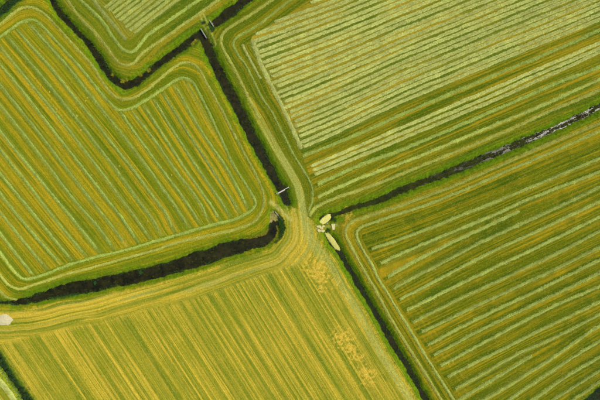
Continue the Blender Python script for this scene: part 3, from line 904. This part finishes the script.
# ------------------------------------------------------------------ grass on the banks, weeds, reeds
def blades(pts, n, h, spread, lean, wid, rng):
    """(m,3) tuft bases -> triangles of grass blades"""
    m = len(pts)
    B = np.repeat(pts, n, axis=0)
    N = len(B)
    hh = h * rng.uniform(.6, 1.3, N); a = rng.uniform(0, 2 * np.pi, N)
    r = spread * np.sqrt(rng.uniform(0, 1, N))
    bx_, by_ = B[:, 0] + np.cos(a) * r, B[:, 1] + np.sin(a) * r
    b = a + rng.normal(0, .6, N); le = lean * rng.uniform(.4, 1.3, N) * hh
    w = wid * rng.uniform(.6, 1.3, N)
    sx, sy = -np.sin(b) * w, np.cos(b) * w
    v0 = np.stack([bx_ - sx, by_ - sy, B[:, 2] - .03], 1); v1 = np.stack([bx_ + sx, by_ + sy, B[:, 2] - .03], 1)
    v2 = np.stack([bx_ + np.cos(b) * le, by_ + np.sin(b) * le, B[:, 2] + hh * .85], 1)
    V = np.stack([v0, v1, v2], 1).reshape(-1, 3)
    return V, np.arange(len(V)).reshape(-1, 3)

rng = np.random.default_rng(11)
vx, vy, vz = X.ravel(), Y.ravel(), Z.ravel()
dn_f = ditch_n.ravel(); id_f = ditch_id.ravel(); wear_f = wear.ravel()
inview = ((np.abs(X) < 100) & (np.abs(Y) < 70)).ravel()
for i, k in enumerate(dn):
    zone = (id_f == i) & inview & (dn_f > -.12) & (dn_f < (2.2 if k != 'east' else 2.6)) & (wear_f < .3)
    pr = np.where(dn_f < 1.0, .34, .16)
    sel = np.nonzero(zone & (rng.uniform(0, 1, len(vx)) < pr))[0]
    if len(sel) == 0: continue
    pts = np.stack([vx[sel], vy[sel], vz[sel]], 1)
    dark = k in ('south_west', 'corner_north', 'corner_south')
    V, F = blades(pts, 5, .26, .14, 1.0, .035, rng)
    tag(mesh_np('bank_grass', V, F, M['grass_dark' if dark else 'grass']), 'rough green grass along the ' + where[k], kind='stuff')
    # dark sedge right at the waterline, in patches; its dark tone also paints the rim shade
    patch = fbm(vx * .25, vy * .25, 120 + i, 2) > (.2 if dark else .26 if k == 'south_east' else .42)
    lo, hi = (-2, .5) if dark else (-.75, .2) if k == 'south_east' else (-.55, .15)
    sel = np.nonzero((id_f == i) & inview & (dn_f > lo) & (dn_f < hi) & patch & (rng.uniform(0, 1, len(vx)) < .30))[0]
    if len(sel):
        pts = np.stack([vx[sel], vy[sel], np.maximum(vz[sel], WATER_Z)], 1)
        V, F = blades(pts, 5, .34 if not dark else .5, .15, .9, .04, rng)
        tag(mesh_np('sedge', V, F, M['grass_dark']), 'dark green sedge with rim shade painted into its tone at the edge of the ' + where[k], kind='stuff')

def leaf_flakes(cx, cy, z, rx, rng):
    """irregular flat leaves lying on the water"""
    N = len(cx); K = 6
    a = rng.uniform(0, 6.28, (N, 1)) + np.linspace(0, 2 * np.pi, K, endpoint=False)[None]
    r = rx[:, None] * rng.uniform(.55, 1.25, (N, K))
    V = np.stack([cx[:, None] + np.cos(a) * r * 1.25, cy[:, None] + np.sin(a) * r * .8, np.broadcast_to(z[:, None], (N, K)) + rng.uniform(0, .03, (N, K))], -1).reshape(-1, 3)
    return V, np.arange(N * K).reshape(N, K)

# dark and white floating weed
for i, k in enumerate(dn):
    if k in ('south_west', 'corner_north', 'corner_south'): continue
    wz = (id_f == i) & inview & (dn_f < -.1)
    pn = fbm(vx * .8, vy * .8, 140 + i, 3)
    if k == 'east': pn = fbm((vx * .91 + vy * .41) * .30, (vy * .91 - vx * .41) * 1.5, 150, 3) + .13 * np.exp(-((dn_f + .9 + (fbm(vx * .3, vy * .3, 151, 2) - .5) * .9) / .22) ** 2) + np.interp(P(vx, vy)[0], [330, 440, 500, 560], [.22, .10, .03, -.01])
    sel = np.nonzero(wz & (pn > (.50 if k == 'east' else .52)) & (rng.uniform(0, 1, len(vx)) < (.85 if k == 'east' else .12)))[0]
    if len(sel) == 0: continue
    x, y = vx[sel] + rng.uniform(-.1, .1, len(sel)), vy[sel] + rng.uniform(-.1, .1, len(sel))
    V, F = leaf_flakes(x, y, WATER_Z + rng.uniform(.008, .03, len(x)), rng.uniform(.10, .30, len(x)), rng)
    tag(mesh_np('water_weed', V, F, M['weed_dark']), 'dark weed floating in the ' + where[k], kind='stuff')
ei = dn.index('east')
ppx, ppy = P(vx, vy)
sel = np.nonzero((id_f == ei) & inview & (dn_f < -.1) & (np.hypot(ppx - 583, (ppy - 115) * 1.4) < 5.5) & (rng.uniform(0, 1, len(vx)) < .6))[0]
pts = np.stack([vx[sel], vy[sel], np.full(len(sel), WATER_Z)], 1)
V, F = blades(pts, 5, .35, .2, 1.0, .05, rng)
M['reed_brown'] = leaf_mat('brown_reed', (.05, .035, .006), (.10, .07, .012))
tag(mesh_np('reed_clump', V, F, M['reed_brown'], loc=W((583, 115), WATER_Z)), 'brown reed clump in the glinting part of the right ditch', 'reeds')

def reed_bed(pts_px, n, h, mat, label, seed, z=WATER_Z, spread=.15, lean=.9):
    rng = np.random.default_rng(seed)
    p = np.array(pts_px, float)
    x0, y0 = p.min(0); x1, y1 = p.max(0)
    q = rng.uniform((x0, y0), (x1, y1), (n * 4, 2))
    q = q[inside(p, q[:, 0], q[:, 1])][:n]
    gz = np.maximum(ground_z(q[:, 0], q[:, 1]), z)
    w = np.stack([(q[:, 0] - 300) * S, (200 - q[:, 1]) * S, gz], 1)
    V, F = blades(w, 7, h, spread, lean, .035, rng)
    return tag(mesh_np('reed_bed', V, F, mat, loc=W(p.mean(0), z)), label, 'reeds')
reed_bed([(270,213),(273,211),(277,215),(278,220),(275.5,221),(273,219.5),(271,222),(269.5,224)], 260, .35, M['reed_dry'], 'pale dry reeds at the tip of the broad brown ditch', 1)
reed_bed([(247,237.2),(257,235.0),(264.5,232.2),(267.5,228),(268.6,229),(266,234.4),(257,237.2),(247,239)], 260, .3, M['tussock'], 'yellow reed fringe on the inside bend of the broad ditch', 2)
reed_bed([(277,226),(279,232),(278,238),(273,243),(271.5,242),(276,237),(277.5,231),(276,226)], 110, .3, M['tussock'], 'thin yellow reed fringe on the outer bend of the broad ditch', 3)
reed_bed([(279,214),(284,220),(285.5,229),(282,238),(276,243),(274,243),(279.5,237),(281,229),(279.5,221)], 420, .4, M['grass_dark'], 'dark green sedge painting the shade of the bank beside the ditch tip', 4, lean=.7)  # bank shade put into the dark blades
reed_bed([(45,298),(58,297.5),(70,295),(77,293.5),(77,295.5),(66,299),(52,300)], 300, .35, M['grass_dark'], 'dark green sedge painting the shade under the lower bank of the broad ditch', 5, lean=.7)  # dark strip that paints shade below the bank

# tussocks
def tussock(px, r, h, mat, label, seed, group='yellow tussocks on the ditch banks'):
    rng = np.random.default_rng(seed)
    n = int(50 * r * r) + 14
    a = rng.uniform(0, 6.28, n); q = r * np.sqrt(rng.uniform(0, 1, n))
    b = W(px)
    z0 = float(max(ground_z(px[0], px[1]), WATER_Z))
    pts = np.stack([b[0] + np.cos(a) * q, b[1] + np.sin(a) * q, np.full(n, z0 - .05) + (1 - (q / r) ** 2) * h * .4], 1)
    V, F = blades(pts, 7, h * .6, .16, 1.0, .04, rng)
    return tag(mesh_np('grass_tussock', V, F, mat, loc=(b[0], b[1], z0)), label, 'tussock', group)
for i, (p, r, lab) in enumerate([
    ((122.5, 80), .75, 'yellow tussock at the inner tip of the pointed ditch bend'),
    ((127, 78.5), .5, 'small yellow tussock just right of the pointed ditch bend'),
    ((140, 74), .5, 'yellow tussock on the upper bank right of the pointed bend'),
    ((148, 69), .6, 'rounder yellow tussock further along the bank right of the pointed bend'),
    ((112, 74), .4, 'small yellow tussock on the bank left of the pointed bend'),
    ((196, 41), .95, 'large yellow-green tussock in the corner where the ditches meet'),
    ((199.5, 45), .6, 'yellow-green tussock below the large one where the ditches meet'),
    ((193, 43.5), .6, 'yellow-green tussock left of the large one where the ditches meet')]):
    tussock(p, r, .55, M['tussock'], lab, 50 + i)
for i, (p, r, lab) in enumerate([
    ((94, 283.5), .55, 'dark weed tussock standing in the middle of the broad brown ditch'),
    ((140.5, 272.5), .6, 'dark weed tussock in the broad ditch, right of the other'),
    ((208.3, 24.5), .8, 'dark green tussock beside the right headwall of the top crossing'),
    ((211.8, 29.5), .9, 'dark green tussock on the lower side of the top crossing'),
    ((204, 22.5), .5, 'small dark green tussock on the upper side of the top crossing'),
    ((335, 220.5), .7, 'dark green tussock between the yellow algae and the concrete slab'),
    ((328, 229.5), .6, 'dark green tussock between the rubble and the lower algae')]):
    tussock(p, r, .5, M['grass_dark'], lab, 70 + i, 'dark tussocks by the water')

# loose clumps of hay left on the left field
rng = np.random.default_rng(21)
spots = [(36,79),(41,87),(50,92),(52,100),(54,106),(57,109),(62,116),(63,117.5),(57,112),(66,84),(72,82),(88,98),(77,116),(81,130),(58,122),(48,83),(86,101),(35,115),(60,147),(64,156),(77,160),(80,171),(92,175),(97,183),(138,145),(136,183),(172,175),(120,166),(70,150),(562,372.5),(532,189.5),(124,87.5),(174,206),(148,221)]
for i, p in enumerate(spots):
    n = 26; r = float(rng.uniform(.2, .36))
    a = rng.uniform(0, 6.28, n); q = r * np.sqrt(rng.uniform(0, 1, n))
    b = W(p); z0 = float(ground_z(*p))
    pts = np.stack([b[0] + np.cos(a) * q, b[1] + np.sin(a) * q, z0 + .02 + .12 * (1 - (q / r) ** 2)], 1)
    V, F = blades(pts, 5, .09, .10, 1.1, .05, rng)
    right_f = p[0] > 300
    tag(mesh_np('hay_clump', V, F, M['clump'], loc=(b[0], b[1], z0)),
        'lone yellow hay clump between rows of the lower right field' if right_f and i == 29 else
        ('small yellow hay clump on the upper rows of the lower right field' if right_f else 'small loose yellow hay clump lying between rows of the left field'),
        'hay clump', 'loose hay clumps')

# ------------------------------------------------------------------ yellow algae at the blocked ditch ends
def mat_blob(name, outline, z, thick, mat, label, cat, seed):
    rng = np.random.default_rng(seed)
    o = catmull(outline + outline[:1], .5)[:-1]
    c = o.mean(0)
    o = c + (o - c) * (1 + .34 * (fbm(o[:, 0] * .9, o[:, 1] * .9, seed + 3, 3) - .5))[:, None]
    rings = [1.0, .9, .7, .45, .2]
    V = []
    for k, s in enumerate(rings):
        for q in o:
            p = c + (q - c) * s
            jz = float(fbm(np.array(p[0] * 1.3), np.array(p[1] * 1.3), seed, 2)) * thick * .5
            V.append(W(p, z + (-.04 if k == 0 else thick * (1 - s ** 3) + jz)))
    V.append(W(c, z + thick))
    V = np.array(V); N = len(o)
    Q = np.array([[k * N + i, k * N + (i + 1) % N, (k + 1) * N + (i + 1) % N, (k + 1) * N + i] for k in range(len(rings) - 1) for i in range(N)])
    T = np.array([[(len(rings) - 1) * N + i, (len(rings) - 1) * N + (i + 1) % N, len(V) - 1] for i in range(N)])
    return tag(mesh_np(name, V, [Q, T], mat, smooth=True, loc=W(c, z)), label, cat)
# the crossing fill lies level with the banks here, so the mats lie in a shallow hollow
mat_blob('algae_mat', [(319.2,223),(321,219.5),(324.5,216.2),(329,214.0),(331.3,215.8),(330.4,219.2),(327.2,222.8),(323.5,224.6)], WATER_Z + .10, .10, M['algae'], 'pale yellow algae choking the end of the right-hand ditch', 'algae', 5)
mat_blob('algae_mat', [(324.6,233.4),(327.8,232.2),(331.2,235.2),(335.6,241.2),(339.8,248),(339.2,250.8),(335.4,249.3),(330.8,243.8),(326.8,237.8)], WATER_Z + .10, .10, M['algae'], 'long pale yellow algae choking the top of the lower ditch', 'algae', 6)

# ------------------------------------------------------------------ culvert headwalls, plank, slab, rubble, sand
def headwall(a, b, side, label, seed):
    rng = np.random.default_rng(seed)
    A, B = W(a), W(b); c = (A + B) / 2; d = B - A; L = float(np.linalg.norm(d)); rz = math.atan2(d[1], d[0])
    root = empty('culvert_headwall', (c[0], c[1], WATER_Z - .3), rz)
    n = max(3, int(L / .55)); parts = []
    for i in range(n):
        v, f = box(-L / 2 + (i + .5) * L / n, 0, .50, L / n - .012, .26, 1.0, .008, rng)
        ob = mesh_np('block', v, f, M['concrete'], parent=root)
    v, f = box(0, 0, 1.075, L + .08, .30, .13, .01, rng)
    mesh_np('coping', v, f, M['concrete'], parent=root)
    K = 16; a_ = np.linspace(0, 2 * np.pi, K, endpoint=False)
    V = []
    for r, y in ((.34, .10), (.34, .42), (.27, .42), (.27, .10)):
        V += [[r * math.cos(t), side * y, .48 + r * math.sin(t)] for t in a_]
    F = np.array([[k * K + i, k * K + (i + 1) % K, ((k + 1) % 4) * K + (i + 1) % K, ((k + 1) % 4) * K + i] for k in range(4) for i in range(K)])
    mesh_np('pipe', np.array(V), F, M['pipe'], parent=root)
    return tag(root, label, 'headwall', 'culvert headwalls')
headwall((275.2, 211.8), (282.3, 220), -1, 'thin concrete headwall at the tip of the broad brown ditch', 1)
headwall((200.8, 28.5), (206.2, 37.5), -1, 'thin concrete headwall at the left of the top crossing', 2)
headwall((209.2, 19.8), (213.6, 26.2), 1, 'thin concrete headwall at the right of the top crossing', 3)

a, b = W((276.5, 194)), W((289.2, 187.3)); c = (a + b) / 2; d = b - a; L = float(np.linalg.norm(d))
root = empty('plank_bridge', (c[0], c[1], .0), math.atan2(d[1], d[0]))
rng = np.random.default_rng(31)
for yy, l0, l1 in ((-.10, -.38, .14), (.09, -.5, .5)):
    v, f = box((l0 + l1) / 2 * L, yy, .10, (l1 - l0) * L, .17, .06, .012, rng)
    mesh_np('plank', v, f, M['wood'], parent=root)
for xx in (-.47, .47):
    v, f = box(xx * L, 0, .02, .14, .7, .10, .01, rng); mesh_np('bearer', v, f, M['wood_post'], parent=root)
    for yy in (-.38, .38):
        v, f = box(xx * L, yy, .22, .11, .11, .9, .01, rng); mesh_np('post', v, f, M['wood_post'], parent=root)
tag(root, 'narrow pale plank bridge across the dark ditch above the crossing', 'footbridge')

rng = np.random.default_rng(41)
c = W((333.2, 227)); z0 = float(ground_z(333.2, 227))
prof_o = np.array([(-.62, .80), (.60, .95), (.50, -.35), (.32, -.95), (-.25, -.80), (-.42, .0)])
V = np.array([[x, y, h] for h in (-.1, .10) for x, y in prof_o] + [[x * .94, y * .94, .13] for x, y in prof_o])
F = [np.array([[k * 6 + i, k * 6 + (i + 1) % 6, (k + 1) * 6 + (i + 1) % 6, (k + 1) * 6 + i] for k in range(2) for i in range(6)]), np.array([[12, 13, 14, 15, 16, 17]])]
o = mesh_np('concrete_slab', V + [c[0], c[1], z0], F, M['rubble'], loc=(c[0], c[1], z0))
tag(o, 'pale broken concrete slab between the two yellow algae patches', 'slab')
for i, (p, s, lab) in enumerate([((318.6, 226.6), (1.2, .7, .35), 'pale rubble block nearest the track at the right crossing'),
                                 ((321.2, 228), (.95, .8, .4), 'pale rubble block in the middle of the rubble heap'),
                                 ((318.8, 230.6), (1.0, .8, .35), 'lowest pale rubble block by the track at the right crossing'),
                                 ((322.6, 231), (1.2, .7, .35), 'pale rubble block nearest the lower algae patch'),
                                 ((323.4, 226.4), (.8, .55, .3), 'small pale rubble block just under the upper algae patch'),
                                 ((327.2, 223.6), (.55, .3, .3), 'small white block at the lower right edge of the upper algae')]):
    c = W(p); z0 = float(ground_z(*p))
    K = 8; a_ = np.linspace(0, 2 * np.pi, K, endpoint=False) + rng.uniform(0, 1)
    rr = rng.uniform(.8, 1.2, K)
    V = np.array([[math.cos(t) * r * s[0] * q * .6, math.sin(t) * r * s[1] * q * .6, h] for q, h in ((1, -.12), (1.0, s[2] * .6), (.72, s[2])) for t, r in zip(a_, rr)])
    V[16:, 2] += rng.uniform(-.05, .05, 8)
    F = [np.array([[k * K + j, k * K + (j + 1) % K, (k + 1) * K + (j + 1) % K, (k + 1) * K + j] for k in range(2) for j in range(K)]), np.arange(16, 24)[None]]
    o = mesh_np('rubble_block', V + [c[0], c[1], z0], F, M['concrete'] if i == 5 else M['rubble'], loc=(c[0], c[1], z0))
    tag(o, lab, 'rubble', 'rubble at the right crossing')

# sand heap on the left edge
c = W((4.5, 320)); z0 = float(ground_z(4.5, 320)); rings, K = 14, 72
V = []
for k in range(rings):
    q = k / (rings - 1)
    for j in range(K):
        t = 2 * math.pi * j / K
        ro = 2.3 * (1 + .12 * (float(noise2(np.array(t * 5.0), np.array(2.0), 6)) - .5) + .22 * (float(noise2(np.array(math.cos(t) * 1.6 + 9), np.array(math.sin(t) * 1.6 + 4), 5)) - .5) * 2)
        r = ro * (1 - q)
        V.append([math.cos(t) * r * 1.05, math.sin(t) * r * .95, -.06 + .30 * (1 - (1 - q) ** 1.6) + .10 * (float(fbm(np.array(math.cos(t) * r * 2 + 20), np.array(math.sin(t) * r * 2 + 20), 9, 2)) - .5)])
F = np.array([[k * K + j, k * K + (j + 1) % K, (k + 1) * K + (j + 1) % K, (k + 1) * K + j] for k in range(rings - 1) for j in range(K)])
tag(mesh_np('sand_heap', np.array(V) + [c[0], c[1], z0], F, M['sand'], smooth=True, loc=(c[0], c[1], z0)), 'low heap of pale sand at the left edge below the ditch', 'sand heap')

# cut stems lying loose on the stubble
rng = np.random.default_rng(61)
ang_f = {1: -50, 2: 23, 3: 26, 4: 38, 5: -57, 6: -55}
cls_f = cls.ravel()
lab_f = {1: 'left', 2: 'upper right', 3: 'lower right', 4: 'top', 5: 'bottom', 6: 'bottom left corner'}
for c_, a_deg in ang_f.items():
    sel = np.nonzero((cls_f == c_) & inview & (dn_f > 1.6))[0]
    sel = rng.choice(sel, int(len(sel) * (.22 if c_ in (5, 6) else .17)), replace=False)
    ns = len(sel)
    bx_ = vx[sel] + rng.uniform(-.11, .11, ns); by_ = vy[sel] + rng.uniform(-.11, .11, ns); bz = vz[sel] + rng.uniform(.015, .06, ns)
    an = math.radians(a_deg) + rng.normal(0, .35, ns)
    ln = rng.uniform(.08, .28, ns); wd = rng.uniform(.012, .04, ns)
    ex, ey = np.cos(an) * ln, np.sin(an) * ln; ez = rng.normal(0, .02, ns); px_, py_ = -np.sin(an) * wd, np.cos(an) * wd
    q = np.stack([np.stack([bx_ - ex - px_, by_ - ey - py_, bz - ez], 1), np.stack([bx_ + ex - px_, by_ + ey - py_, bz + ez], 1),
                  np.stack([bx_ + ex + px_, by_ + ey + py_, bz + ez], 1), np.stack([bx_ - ex + px_, by_ - ey + py_, bz - ez], 1)], 1).reshape(-1, 3)
    tag(mesh_np('loose_straw', q, np.arange(ns * 4).reshape(-1, 4), M['straw_E' if c_ in (5, 6) else 'straw_A']), 'cut stems strewn over the stubble of the %s field' % lab_f[c_], kind='stuff')

# white flowers along the dark ditch in the corner
rng = np.random.default_rng(51)
t = rng.uniform(0, 1, 60)
fx = np.interp(t, [0, .3, .62, 1], [-6, 1, 12, 26]) - 3.3 + rng.normal(0, .35, 60); fy = np.interp(t, [0, .3, .62, 1], [355, 366, 382, 402]) + 1.4 + rng.normal(0, .35, 60)
V, F = leaf_flakes((fx - 300) * S, (200 - fy) * S, ground_z(fx, fy) + .45, rng.uniform(.05, .11, 60), rng)
tag(mesh_np('white_flowers', V, F, M['weed_white']), 'white flowers dotting the left bank of the bottom left ditch', kind='stuff')
